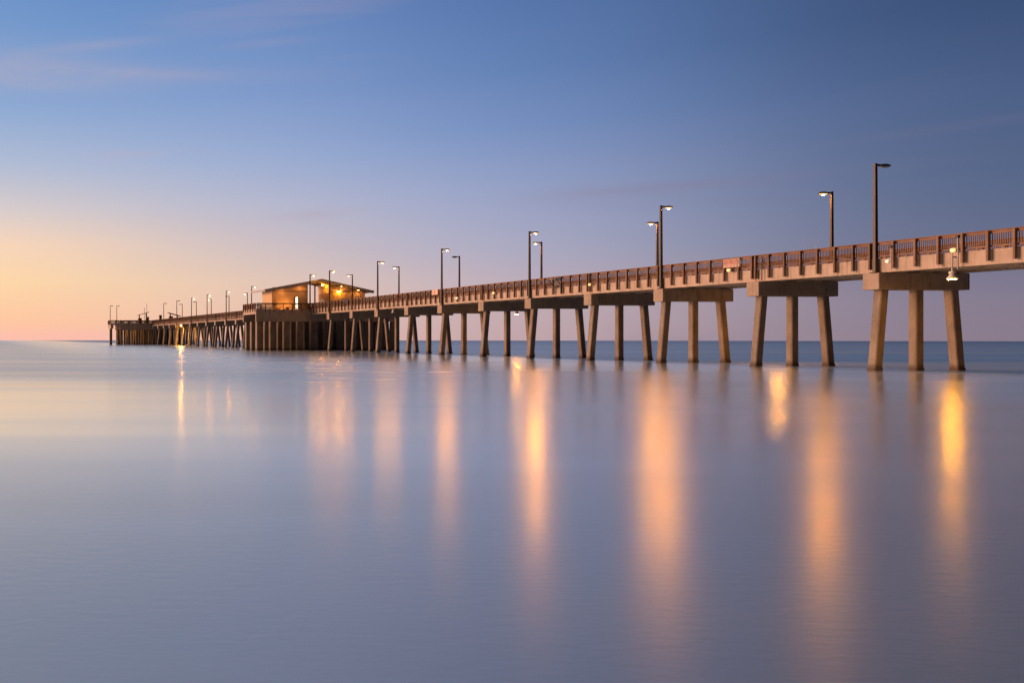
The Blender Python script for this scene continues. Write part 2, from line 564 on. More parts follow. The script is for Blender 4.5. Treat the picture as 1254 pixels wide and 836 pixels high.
for tt, tb in ((0.72, 0.28), (3.1, 3.1), (5.5, 5.95)):
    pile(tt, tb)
cap1 = copy_tree(cap0, pier)                      # the bents past the pavilion have four piles
for ch in list(cap1.children):
    bpy.data.objects.remove(ch)
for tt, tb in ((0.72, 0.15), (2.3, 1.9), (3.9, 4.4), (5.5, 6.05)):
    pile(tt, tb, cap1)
bents = []
for k in range(-1, 14):
    for d in (0.0, 8.57):
        s = PAIR * k + d
        if PLAT0 - 1 < s < PLAT1 + 0.5 or s > HEAD0 - 1:
            continue
        bents.append(s)
used = set()
for s in bents:
    src = cap0 if s < PLAT0 + 3 else cap1
    c = copy_tree(src, pier) if src in used else src
    used.add(src)
    c.location = V(s, 0, 0)

# deck spans between bents: slab, edge beams, inner girders in one precast unit
joints = [s - 0.515 for s in bents]
ends = [-30.0] + joints + [HEAD0]
spans = []
allj = sorted(set([-26.0] + joints + [PLAT0 + 1.5, PLAT1 - 1.5, HEAD0 + 0.5]))
for a, b in zip(allj, allj[1:]):
    g = 0.012
    a2, b2 = a + g, b - g
    m = MB()
    m.box(a2, b2, T0 + 0.3, T1 - 0.3, 6.60, 6.86)
    m.box(a2, b2, T0, T0 + 0.295, Z_F0, Z_F1, 0.015)
    m.box(a2, b2, T1 - 0.295, T1, Z_F0, Z_F1, 0.015)
    for tg in (1.7, 3.1, 4.5):
        m.box(a2, b2, tg - 0.2, tg + 0.2, Z_F0 + 0.05, 6.597)
    m.build('deck_span', M['fascia'], pier)
    spans.append((a2, b2))

# railings: one panel run per span and side; the near-side posts on the visible stretch are separate
NOTCH = [(s_at(681.0), s_at(690.5))]
post_count = 0


def railing(a, b, t, out, z0=Z_F1, ztop=Z_RAIL, npick=11, bay=1.25, posts_low=6.27, separate=False, axis='s', skip=()):
    """one run of railing between a and b; out = -1 faces the camera side. axis 't' runs across the pier"""
    global post_count
    m = MB()
    pm = MB()

    def bx(mm, u0, u1, v0, v1, z_0, z_1, bev=0.0):
        if axis == 's':
            mm.box(u0, u1, min(v0, v1), max(v0, v1), z_0, z_1, bev)
        else:
            mm.box(min(v0, v1), max(v0, v1), u0, u1, z_0, z_1, bev)
    n = max(1, round((b - a) / bay))
    step = (b - a) / n
    for i in range(n):
        u0, u1 = a + i * step, a + (i + 1) * step
        low = any(q0 - 0.45 < (u0 + u1) / 2 < q1 + 0.45 for q0, q1 in skip)
        zt = ztop - (0.28 if low else 0.0)
        bx(m, u0 + 0.002, u1 - 0.002, t - 0.085, t + 0.085, zt - 0.045, zt)                    # flat cap board
        bx(m, u0 + 0.002, u1 - 0.002, t - 0.03, t + 0.03, zt - 0.21, zt - 0.046)              # board below it
        bx(m, u0 + 0.002, u1 - 0.002, t - 0.03, t + 0.03, z0 + 0.10, z0 + 0.20)               # bottom rail
        for j in range(npick):
            x = u0 + (j + 1) * step / (npick + 1)
            bx(m, x - 0.018, x + 0.018, t - 0.018, t + 0.018, z0 + 0.20, zt - 0.21)
        if not low:
            bx(m, (u0 + u1) / 2 - 0.08, (u0 + u1) / 2 + 0.08, t - 0.03, t + 0.03, z0 + 0.002, z0 + 0.098)
    r = m.build('railing', M['wood'], pier)
    t_in, t_out = t + out * 0.032, t + out * 0.21
    for i in range(n + 1):
        x = a + i * step + (0.14 if i == 0 else -0.14 if i == n else 0)
        q = MB() if separate else pm
        bx(q, x - 0.06, x + 0.06, t_in, t_out, posts_low, ztop - 0.05, 0.012)
        if separate:
            q.build('post', M['wood'], r)
            post_count += 1
    if not separate:
        pm.build('post', M['wood'], r)['kind'] = 'stuff'
    return r


for a, b in spans:
    if PLAT0 - 3 < (a + b) / 2 < PLAT1 + 1:
        if (a + b) / 2 < PLAT0 + 0.5:
            railing(a, PLAT0 - 0.12, T0 - 0.04, -1)
            railing(a, PLAT0 - 0.12, T1 + 0.04, 1)
        continue
    b2 = min(b, HEAD0 - 0.15)
    a2 = max(a, PLAT1 + 0.15) if a < PLAT1 + 0.2 and b > PLAT1 else a
    if b2 - a2 < 0.6:
        continue
    railing(a2, b2, T0 - 0.04, -1, separate=post_count < 90 and a > -9.5, skip=NOTCH)
    railing(a2, b2, T1 + 0.04, 1)


# widened platforms: the pavilion deck and the pier head
def pile_row(m, ts, ss, w=0.42, top=4.86):
    for s in ss:
        for t in ts:
            m.box(s - w, s + w, t - w, t + w, -1.5, top, 0.06)


PT0, PT1 = t_at(313.5, PLAT0), WD - t_at(313.5, PLAT0)
pl = MB()
pl.prism([(PLAT0, PT0), (PLAT0, PT1), (PLAT1, PT1), (PLAT1, PT0)], 'z', 6.62, 6.90)
pl.box(PLAT0, PLAT0 + 0.35, PT0, PT1, 4.85, 6.615, 0.02)
pl.box(PLAT1 - 0.35, PLAT1, PT0, PT1, 4.85, 6.615, 0.02)
pl.box(PLAT0 + 0.352, PLAT1 - 0.352, PT0, PT0 + 0.35, 6.1, 6.615)
pl.box(PLAT0 + 0.352, PLAT1 - 0.352, PT1 - 0.35, PT1, 6.1, 6.615)
plat = pl.build('pavilion_platform', M['fascia'], pier)


def platform_piles(platform, s0, s1, t0, t1, nt_, ns, top, w):
    for i in range(nt_):
        for j in range(ns):
            t = t0 + 0.7 + (t1 - t0 - 1.4) * i / (nt_ - 1)
            s = s0 + 0.75 + (s1 - s0 - 1.5) * j / max(1, ns - 1)
            m = MB()
            m.box(-w, w, -w, w, -1.5, top, 0.06)
            m.build('pile', M['pile'], platform, (s, t, 0))


platform_piles(plat, PLAT0, PLAT1, PT0, PT1, 11, 3, 4.847, 0.46)
railing(PT0 + 0.1, T0 - 0.3, PLAT0 + 0.06, -1, 6.90, npick=13, bay=1.5, posts_low=6.5, axis='t')
railing(T1 + 0.3, PT1 - 0.1, PLAT0 + 0.06, -1, 6.90, npick=13, bay=1.5, posts_low=6.5, axis='t')
railing(PLAT0 + 0.3, PLAT1 - 0.3, PT0 + 0.06, -1, 6.90, npick=13, bay=1.5, posts_low=6.5)
railing(PLAT0 + 0.3, PLAT1 - 0.3, PT1 - 0.06, 1, 6.90, npick=13, bay=1.5, posts_low=6.5)
railing(PT0 + 0.1, T0 - 0.3, PLAT1 - 0.06, 1, 6.90, npick=13, bay=1.5, posts_low=6.5, axis='t')
railing(T1 + 0.3, PT1 - 0.1, PLAT1 - 0.06, 1, 6.90, npick=13, bay=1.5, posts_low=6.5, axis='t')

HT0, HT1 = t_at(146.8, HEAD0), WD - t_at(146.8, HEAD0)
HO0, HO1 = t_at(135.5, HEAD0 + 1.0), WD - t_at(132.5, HEAD0 + 1.0)
hd = MB()
hd.prism([(HEAD0 + 1.0, HO0), (HEAD0, HT0), (HEAD0, HT1), (HEAD0 + 1.0, HO1), (HEAD1 - 4, HO1), (HEAD1, HT1), (HEAD1, HT0), (HEAD1 - 4, HO0)], 'z', 6.45, 6.90)
hd.box(HEAD0 + 0.05, HEAD0 + 0.45, HT0, HT1, 4.85, 6.447, 0.02)
hd.box(HEAD1 - 0.45, HEAD1 - 0.05, HT0, HT1, 4.85, 6.447, 0.02)
for tb in (HO0 + 0.05, HO0 + 2.6, HO1 - 3.0):
    hd.box(HEAD0 + 1.1, HEAD1 - 4, tb, tb + 0.9, 5.2, 6.447, 0.02)
head = hd.build('pier_head', M['fascia'], pier)
platform_piles(head, HEAD0, HEAD1, HT0, HT1, 11, 3, 4.847, 0.42)
for tq in (HO0 + 0.2, HO0 + 2.7):
    for sq in (HEAD0 + 1.9,):
        MB().box(-0.42, 0.42, -0.42, 0.42, -1.5, 5.197, 0.06).build('pile', M['pile'], head, (sq, tq, 0))
railing(HT0, T0 - 0.3, HEAD0 + 0.08, -1, 6.90, npick=20, bay=1.5, posts_low=6.5, axis='t')
railing(T1 + 0.3, HT1, HEAD0 + 0.08, -1, 6.90, npick=20, bay=1.5, posts_low=6.5, axis='t')
railing(HO0 + 0.1, HT0 - 0.05, HEAD0 + 1.0, -1, 6.90, npick=20, bay=1.3, posts_low=6.5, axis='t')
railing(HEAD0 + 1.2, HEAD1 - 4, HO0 + 0.08, -1, 6.90, npick=20, bay=1.5, posts_low=6.5)
railing(HEAD0 + 1.2, HEAD1 - 4, HO1 - 0.08, 1, 6.90, npick=20, bay=1.5, posts_low=6.5)
railing(HT0, HT1, HEAD1 - 0.08, 1, 6.90, npick=20, bay=1.5, posts_low=6.5, axis='t')


# ------------------------------------------------------------------ pavilion building on the platform
BS0, BS1 = PLAT0 + 1.7, PLAT0 + 7.1
bt = lambda x: t_at(x, BS0)
L0, L1, R0, R1 = bt(333), bt(377), bt(404), bt(447)
RID = bt(391)
ZR = z_at(341.5, BS0 - 1.2, RID)
EL_, ER_ = t_at(325, BS0 - 1.2), t_at(457.5, BS0 - 1.2)
ZEL, ZER = z_at(354.2, BS0 - 1.2, EL_), z_at(356.0, BS0 - 1.2, ER_)
pav = thing('pavilion', 'tan stucco pavilion with low gable roof and open breezeway, lamp-lit on the pier platform', 'building', BS0, RID, 6.90)
S = lambda s: s - BS0
T = lambda t: t - RID
Zz = lambda z: z - 6.90


def under(t):
    """underside of the roof at t"""
    if t < RID:
        return ZEL + (ZR - ZEL) * (t - EL_) / (RID - EL_) - 0.39
    return ZER + (ZR - ZER) * (ER_ - t) / (ER_ - RID) - 0.39


def wall_block(t0, t1, door=None):
    m = MB()
    if door:
        d0, d1, dz = door
        # front wall round the doorway, then the rest as a shell
        def fr(a, b, z0):
            m.prism([(T(a), Zz(z0)), (T(b), Zz(z0)), (T(b), Zz(under(b))), (T(a), Zz(under(a)))], 's', 0, 0.25)
        fr(t0, d0, 6.902)
        fr(d1, t1, 6.902)
        m.prism([(T(d0), Zz(dz)), (T(d1), Zz(dz)), (T(d1), Zz(under(d1))), (T(d0), Zz(under(d0)))], 's', 0, 0.25)
        m.prism([(T(t0), Zz(6.902)), (T(t0 + 0.25), Zz(6.902)), (T(t0 + 0.25), Zz(under(t0 + 0.25))), (T(t0), Zz(under(t0)))], 's', 0.252, S(BS1))
        m.prism([(T(t1 - 0.25), Zz(6.902)), (T(t1), Zz(6.902)), (T(t1), Zz(under(t1))), (T(t1 - 0.25), Zz(under(t1 - 0.25)))], 's', 0.252, S(BS1))
        m.prism([(T(t0 + 0.252), Zz(6.902)), (T(t1 - 0.252), Zz(6.902)), (T(t1 - 0.252), Zz(under(t1 - 0.252))), (T(t0 + 0.252), Zz(under(t0 + 0.252)))], 's', S(BS1) - 0.25, S(BS1))
    else:
        m.prism([(T(t0), Zz(6.902)), (T(t1), Zz(6.902)), (T(t1), Zz(under(t1))), (T(t0), Zz(under(t0)))], 's', 0, S(BS1))
    return m.build('wall', M['stucco'], pav)


D0, D1 = bt(360.0), bt(365.2)
DZ = z_at(363.6, BS0, D0)
w1 = wall_block(L0, L1, (D0, D1, DZ))
w2 = wall_block(R0, R1)
zt = z_at(357.0, BS0, R0)
MB().box(-0.05, -0.003, T(L0), T(L1), Zz(zt) - 0.07, Zz(zt) + 0.07).build('trim', M['trim'], w1)
MB().box(-0.05, -0.003, T(R0), T(R1), Zz(zt) - 0.07, Zz(zt) + 0.07).build('trim', M['trim'], w2)
MB().box(0.1, S(BS1) - 0.4, T(R0) - 0.06, T(R0) - 0.003, 0.004, Zz(zt) - 0.2).build('wainscot', M['trim'], w2)
MB().box(2.2, 4.4, T(R0) - 0.10, T(R0) - 0.063, 1.0, 1.9).build('window', M['glass_dark'], w2)
MB().box(0.9, 0.95, T(D0) - 0.3, T(D1) + 0.3, 0.004, Zz(DZ) + 0.2).build('lit_room', M['doorway'], pav)
dr = MB().box(-0.85, -0.02, T(D0) - 0.07, T(D0) - 0.01, 0.01, Zz(DZ) - 0.03).build('door', M['soffit'], pav)
MB().box(-0.78, -0.70, T(D0) - 0.009, T(D0) + 0.05, 1.0, 1.08).build('handle', M['galv'], dr)
fr = MB()
fr.box(-0.03, -0.004, T(D1) + 0.005, T(D1) + 0.1, 0.005, Zz(DZ) + 0.1)
fr.box(-0.03, -0.004, T(D0), T(D1), Zz(DZ) + 0.003, Zz(DZ) + 0.1)
fr.build('door_frame', M['trim'], pav)
rf = MB()
q = 0.36
rf.prism([(T(EL_), Zz(ZEL)), (T(RID), Zz(ZR)), (T(ER_), Zz(ZER)), (T(ER_), Zz(ZER) - 0.27), (T(RID), Zz(ZR) - q), (T(EL_), Zz(ZEL) - 0.27)], 's', -1.2, S(BS1) + 1.2)
roof = rf.build('roof', M['roof'], pav)
so = MB()
so.prism([(T(EL_) + 0.1, Zz(ZEL) - 0.28), (T(RID), Zz(ZR) - q - 0.005), (T(ER_) - 0.1, Zz(ZER) - 0.28), (T(RID), Zz(ZR) - q - 0.02)], 's', -1.15, S(BS1) + 1.15)
so.build('soffit', M['soffit'], roof)
bb = MB()
bb.prism([(T(EL_), Zz(ZEL) - 0.45), (T(RID), Zz(ZR) - q - 0.18), (T(ER_), Zz(ZER) - 0.45), (T(ER_), Zz(ZER) + 0.02), (T(RID), Zz(ZR) + 0.02), (T(EL_), Zz(ZEL) + 0.02)], 's', -1.26, -1.204)
bb.build('barge_board', M['roof'], roof)  # hangs low to keep the added wash lamps out of view
fc = MB()
fc.box(-1.22, S(BS1) + 1.22, T(EL_) - 0.12, T(EL_) - 0.003, Zz(ZEL) - 0.2, Zz(ZEL) + 0.03)
fc.box(-1.22, S(BS1) + 1.22, T(ER_) + 0.003, T(ER_) + 0.12, Zz(ZER) - 0.2, Zz(ZER) + 0.03)
fc.build('gutter', M['galv'], roof)
for sp_ in (-0.6, S(BS1) + 0.6):
    for tp in ((t_at(387, BS1) if sp_ > 0 else None),):
        if tp is not None:
            MB().box(sp_ - 0.12, sp_ + 0.12, T(tp) - 0.12, T(tp) + 0.12, 0.005, Zz(under(tp)) + 0.02).build('column', M['trim'], pav)

wl = thing('wall_light', 'glowing wall light on the tan pavilion wall right of the breezeway', 'wall light', BS0, t_at(414.5, BS0), z_at(357.2, BS0, t_at(414.5, BS0)))
MB().box(-0.10, -0.055, -0.22, 0.22, -0.1, 0.22, 0.01).build('back_plate', M['bronze'], wl)
MB().box(-0.30, -0.102, -0.24, 0.24, 0.10, 0.22, 0.02).build('hood', M['bronze'], wl)
MB().box(-0.28, -0.104, -0.2, 0.2, -0.06, 0.097, 0.02).build('lens', M['wall_light'], wl)
cl_t = (L1 + R0) / 2
bl = thing('ceiling_light', 'round ceiling light under the breezeway roof of the pavilion', 'ceiling light', BS0 + 1.5, R0 - 0.7, under(R0 - 0.7) - 0.25)
MB().lathe([(0.22, 0.08), (0.22, 0.22)]).build('housing', M['bronze'], bl)
MB().lathe([(0.10, -0.06), (0.19, 0.0), (0.2, 0.078)]).build('lens', M['wall_light'], bl, smooth=True)
M['added_wall_fill'] = glow('added_wall_fill_lens', (1.0, 0.36, 0.08), 300)  # added lamps with no known source, to brighten the pavilion walls
for x, lab in ((352, 'small added fill light on the platform edge aimed at the left pavilion wall'), (425, 'small added fill light on the platform edge aimed at the right pavilion wall')):
    tf_ = t_at(x, PLAT0 + 0.3)
    fl = thing('added_fill_light', lab, 'added fill light', PLAT0 + 0.32, tf_, 6.903)
    MB().box(-0.08, 0.08, -0.22, 0.22, 0.10, 0.36, 0.02).build('housing', M['bronze'], fl)
    MB().box(-0.03, 0.03, -0.25, 0.25, 0.0, 0.098, 0.005).build('foot', M['bronze'], fl)
    MB().hexa([(0.083, -0.18, 0.13), (0.12, -0.18, 0.13), (0.12, 0.18, 0.13), (0.083, 0.18, 0.13)],
              [(0.083, -0.18, 0.35), (0.09, -0.18, 0.35), (0.09, 0.18, 0.35), (0.083, 0.18, 0.35)]).build('lens', M['added_wall_fill'], fl)
M['added_wash_lens'] = glow('added_wash_light_lens', (1.0, 0.38, 0.09), 60)  # invented lamps under the eaves, added to wash the front walls
for tq, lab in ((L0 + 1.6, 'leftmost added wash light under the front eave of the pavilion'), (L1 - 1.5, 'added wash light under the front gable just left of the breezeway'),
                (R0 + 1.9, 'added wash light under the front gable above the wall light'), (R1 - 1.4, 'rightmost added wash light under the front eave of the pavilion')):
    sl = thing('added_wash_light', lab, 'added wash light', BS0 - 0.75, tq, under(tq) - 0.02, 'added wash lights under the pavilion eaves')
    MB().box(-0.16, 0.16, -0.30, 0.30, 0.0, 0.05, 0.01).build('frame', M['soffit'], sl)
    MB().box(-0.12, 0.12, -0.26, 0.26, -0.012, -0.003).build('lens', M['added_wash_lens'], sl)
kt = t_at(422, BS0 - 0.9)
kz = z_at(365.6, BS0 - 0.9, kt)
ki = thing('kiosk', 'dark arch-topped kiosk with pale blue lit panel against the orange pavilion wall', 'kiosk', BS0 - 0.9, kt, 6.90)
arc = [(-0.70, 0.005), (0.70, 0.005)] + [(0.70 * math.cos(a * math.pi / 12), kz - 6.90 - 0.42 + 0.42 * math.sin(a * math.pi / 12)) for a in range(0, 13)]
MB().prism(arc, 's', -0.25, 0.25).build('cabinet', M['dark'], ki)
arc2 = [(-0.48, 1.0), (0.48, 1.0)] + [(0.48 * math.cos(a * math.pi / 12), kz - 6.90 - 0.42 + 0.30 * math.sin(a * math.pi / 12)) for a in range(0, 13)]
MB().prism(arc2, 's', -0.27, -0.253).build('panel', M['screen'], ki)

# ------------------------------------------------------------------ lamp posts
Z_LAMP = 12.86


def bulb_on(parent, t, z, rad, mat):
    m = MB()
    m.lathe([(rad * 0.35, z - rad * 1.0), (rad * 0.8, z - rad * 0.72), (rad, z - rad * 0.3), (rad, z + 0.002)], (0, t), 10)
    return m.build('bulb', mat, parent, smooth=True)


def lamp_parts(root, h, lit):
    """pole on a base plate, short arm and flat oval head; the arm points to +t of its own frame"""
    MB().box(-0.22, 0.22, -0.2, 0.2, 0.0, 0.05, 0.01).build('base_plate', M['bronze'], root)
    MB().hexa([(-0.10, -0.10, 0.05), (0.10, -0.10, 0.05), (0.10, 0.10, 0.05), (-0.10, 0.10, 0.05)],
              [(-0.075, -0.075, h), (0.075, -0.075, h), (0.075, 0.075, h), (-0.075, 0.075, h)], 0.012).build('pole', M['bronze'], root)
    MB().box(-0.05, 0.05, 0.078, 0.30, h - 0.16, h - 0.04, 0.015).build('arm', M['bronze'], root)
    hm = MB()
    prof = []
    n = 14
    ra, rb, c = 0.40, 0.19, 0.62
    rings = []
    for k, z in ((0.55, -0.03), (0.95, -0.09), (1.0, -0.13), (0.93, -0.17)):
        rings.append([hm.bm.verts.new(V(rb * k * math.sin(6.28318 * i / n), c + ra * k * math.cos(6.28318 * i / n), h + z)) for i in range(n)])
    for r0, r1 in zip(rings, rings[1:]):
        for i in range(n):
            j = (i + 1) % n
            hm.bm.faces.new((r0[i], r0[j], r1[j], r1[i]))
    hm.bm.faces.new(rings[0][::-1])
    hm.bm.faces.new(rings[-1])
    hd_ = hm.build('lamp_head', M['bronze'], root, smooth=False)
    lm = MB()
    rings = []
    for k, z in ((0.86, -0.172), (0.80, -0.215), (0.5, -0.245)):
        rings.append([lm.bm.verts.new(V(rb * k * math.sin(6.28318 * i / n), c + 0.03 + ra * 0.84 * k * math.cos(6.28318 * i / n), h + z)) for i in range(n)])
    for r0, r1 in zip(rings, rings[1:]):
        for i in range(n):
            j = (i + 1) % n
            lm.bm.faces.new((r0[i], r0[j], r1[j], r1[i]))
    lm.bm.faces.new(rings[0][::-1])
    lm.bm.faces.new(rings[-1])
    lm.build('lens', M['lamp'] if lit else M['lamp_off'], hd_)
    if lit:
        bulb_on(hd_, c + 0.03, h - 0.246, 0.052, (M['bulb'], M['bulb_mid'], M['bulb_far'])[lit - 1])


ORD = ['first', 'second', 'third', 'fourth', 'fifth', 'sixth', 'seventh', 'eighth', 'ninth', 'tenth', 'eleventh', 'twelfth', 'thirteenth', 'fourteenth']
near = [(1072, 0), (809.5, 1), (648.5, 1), (541, 1), (462.5, 1), (403.5, 1), (379.7, 1), (306, 1), (277, 1), (253.6, 1), (234.5, 1), (216.5, 0), (200.5, 0)]
far = [(1018.5, 1), (805, 1), (663, 1), (562.5, 0), (488.5, 1), (431.5, 1), (339.5, 1), (303.0, 1), (280.5, 0), (258.7, 1), (240.5, 0), (223.2, 0)]
GN, GF = 'lamp posts along the near edge', 'lamp posts along the far edge'
for i, (x, lit) in enumerate(near):
    t = -0.14 + 0.26
    s = s_at(x, t)
    zb = Z_CAP1 + 0.003
    if x == 1072:
        lab = 'tall dark unlit lamp post on the near pile cap, nearest of the near-edge row'
    elif x == 379.7:
        lab = 'lit lamp post at the shoreward corner of the pavilion platform, before the breezeway'
        t = T0 - 0.35
        zb = 6.903
        s = PLAT0 + 0.35
        t = t_at(x, s)
    else:
        lab = '%s lamp post, %s, counted from the right along the near edge of the pier' % (ORD[i], 'lit' if lit else 'unlit')
        if i == 7:
            zb = 6.9 - 0.04
            t = T0 + 0.2
    r = thing('lamp_post', lab, 'lamp post', s, t, zb, GN)
    lamp_parts(r, Z_LAMP - zb, lit and (1 if x > 500 else 2 if x > 370 else 3))
for i, (x, lit) in enumerate(far):
    t = WD - 0.12
    s = s_at(x, t)
    zb = Z_CAP1 + 0.003
    if x == 1018.5:
        lab = 'bright lit lamp post with head to the left, nearest of the far-edge row'
    elif not lit and x == 562.5:
        lab = 'unlit lamp post on far edge whose dark head points left, beside a lit one'
    else:
        lab = '%s lamp post, %s, counted from the right along the far edge of the pier' % (ORD[i], 'lit' if lit else 'unlit')
    hh = 12.62
    if x == 339.5:
        s = PLAT1 + 6
        t = t_at(x, s)
        t = WD - 0.5
        s = s_at(x, t)
    r = thing('lamp_post', lab, 'lamp post', s, t, zb, GF, rz=math.pi)
    lamp_parts(r, hh - zb, lit and (1 if x > 500 else 2 if x > 370 else 3))
for x, lab in ((135, 'leftmost slim lamp post on the end of the pier head'), (143, 'slim lamp post on the pier head, second from its left end')):
    s = HEAD0 + 3
    t = t_at(x, s)
    r = thing('lamp_post', lab, 'lamp post', s, t, 6.903, 'lamp posts on the pier head')
    lamp_parts(r, z_at(374, s, t) - 6.9, 0)


# ------------------------------------------------------------------ lights hung below and on the deck edge
def downlight(x, y, side, lab, lens):
    t = T0 - 0.22 if side < 0 else T1 + 0.22
    s = s_at(x, t)
    z = z_at(y, s, t)
    o = thing('downlight', lab, 'downlight', s, t, z, 'bell downlights hung from the deck edge')
    bell = MB().lathe([(0.03, 0.52), (0.05, 0.40), (0.14, 0.38), (0.16, 0.27), (0.11, 0.22), (0.13, 0.16), (0.25, 0.0), (0.26, -0.04)], seg=20).build('bell_shade', M['white'], o, smooth=False)
    MB().lathe([(0.23, -0.056), (0.24, -0.043)], seg=20).build('lens', lens, bell)
    if lens in (M['flood'], M['flood_big']):
        MB().lathe([(0.17, -0.085), (0.19, -0.0585)], seg=16).build('bulb', M['flood_bulb'] if lens == M['flood'] else M['flood_bulb_big'], bell)
    st = MB().tube((0, 0, 0.50), (0, 0, 6.75 - z), 0.025)
    st.build('stem', M['galv'], o)
    MB().box(-0.03, 0.03, *((0.03, 0.215) if side < 0 else (-0.215, -0.03)), 6.6 - z, 6.68 - z).build('bracket', M['galv'], o)
    return o


downlight(1166, 340.5, -1, 'white bell downlight glowing below the deck edge, right of the nearest lamp post', M['flood'])
downlight(481.6, 382.5, -1, 'unlit white bell downlight under the deck edge behind the fifth near lamp post', M['lamp_off'])
downlight(263.8, 396, -1, 'unlit white bell downlight under the deck far beyond the pavilion', M['lamp_off'])
downlight(221.5, 398.5, -1, 'dazzling downlight under the far stretch of the pier near its head', M['flood_big'])
downlight(953, 358, 1, 'downlight on the far deck edge hidden behind the second pile cap from the right', M['flood'])
downlight(633, 384, 1, 'small glowing downlight under the far deck edge, seen between piles mid-pier', M['flood'])


def rail_light(x, y, lab, mat, r=0.09, post=None):
    t = T0 - 0.30
    s = s_at(x, t)
    z = z_at(y, s, t)
    o = thing('rail_light', lab, 'small light', s, t, z, 'small lights on the near railing')
    MB().box(-0.10, 0.10, 0.035, 0.10, -0.12, 0.14, 0.01).build('housing', M['galv'], o)
    MB().lathe([(r * 0.5, -r), (r, -r * 0.4), (r, r * 0.5), (r * 0.5, r)], (0, -0.07), 12).build('globe', mat, o, smooth=True)
    if post:
        MB().tube((-0.16, 0.06, post[0] - z), (-0.16, 0.06, post[1] - z), 0.035).build('conduit', M['galv'], o)
        MB().box(-0.24, -0.08, -0.02, 0.12, post[1] - z, post[1] - z + 0.16, 0.01).build('junction_box', M['dark'], o)


rail_light(1168, 306.5, 'glowing rail light on a conduit post above the nearest white bell downlight', M['marker'], 0.11, (5.95, 7.70))
rail_light(893, 331, 'glowing rail light below the red and white warning sign', M['marker'], 0.10)
rail_light(604.7, 358.7, 'glowing rail light mid-pier between the third and fourth near lamp posts', M['marker'], 0.10)
rail_light(722.6, 348.5, 'narrow glowing rail light above the fourth pile cap from the right', M['marker'], 0.09)
rail_light(1087, 320, 'faint rail light just right of the nearest unlit lamp post', M['marker_dim'], 0.07, (6.2, 7.5))
rail_light(559.6, 365, 'faint rail light just right of the fourth near lamp post', M['marker_dim'], 0.08)
rail_light(151, 391.5, 'faint rail light at the pier head, left of the tilted shelter', M['marker'], 0.15)
rail_light(174.5, 391, 'glowing light beside the tilted shelter on the pier head', M['marker'], 0.18)

# under the head, a bulkhead light that turns the piles yellow
hl_t = t_at(157, HEAD0 + 2.0)
M['head_light'] = glow('bulkhead_lens', (1.0, 0.40, 0.03), 700)
o = thing('bulkhead_light', 'bright bulkhead light under the pier head making its piles yellow', 'bulkhead light', HEAD0 + 1.2, hl_t, 5.3)
MB().box(-0.75, -0.5, -0.3, 0.3, 0.0, 0.3, 0.02).build('housing', M['galv'], o)
MB().box(-0.72, -0.53, -0.25, 0.25, -0.12, -0.003, 0.02).build('lens', M['head_light'], o)


# ------------------------------------------------------------------ signs and small things along the railing
def sign_red():
    t = T0 - 0.25
    s0, s1 = s_at(905.5, t), s_at(886.0, t)
    sm = (s0 + s1) / 2
    z1 = z_at(317.0, sm, t)
    z0 = z_at(327.3, sm, t)
    w, h = abs(s1 - s0) / 2, z1 - z0
    o = thing('warning_sign', 'red and white rectangular warning sign fixed to the near railing', 'sign', sm, t, z0)
    p = MB().box(-w, w, 0.0, 0.02, 0, h).build('panel', M['sign_white'], o)
    MB().box(-w * 0.93, w * 0.93, -0.006, -0.003, h * 0.36, h * 0.93).build('red_field', M['sign_red'], p)
    b = MB()
    rows = [(h * 0.70, h * 0.80, [(0.06, 0.18), (0.22, 0.40), (0.52, 0.86)]), (h * 0.47, h * 0.57, [(0.12, 0.46), (0.56, 0.64), (0.68, 0.92)])]
    for z_0, z_1, ws in rows:
        for a, c in ws:
            x = -w * 0.9 + 1.8 * w * a
            e = -w * 0.9 + 1.8 * w * c
            while x < e - 0.02:
                b.box(-x - 0.045, -x, -0.011, -0.008, z_0, z_1)
                x += 0.062
    b.build('lettering', M['sign_white'], p)
    b = MB()
    for a, c in ((0.05, 0.30), (0.36, 0.55), (0.60, 0.80), (0.84, 0.95)):
        x = -w * 0.9 + 1.8 * w * a
        e = -w * 0.9 + 1.8 * w * c
        while x < e - 0.02:
            b.box(-x - 0.045, -x, -0.006, -0.003, h * 0.13, h * 0.24)
            x += 0.062
    b.build('red_lettering', M['sign_red'], p)


sign_red()
t = T0 - 0.25
s0, s1 = s_at(536, t), s_at(529, t)
sm = (s0 + s1) / 2
o = thing('sign_panel', 'plain faded pink sign panel on the near railing left of the fourth lamp post', 'sign', sm, t, z_at(361, sm, t))
MB().box(-abs(s1 - s0) / 2, abs(s1 - s0) / 2, 0, 0.03, 0, z_at(354.6, sm, t) - z_at(361, sm, t), 0.008).build('panel', M['sign_pink'], o)

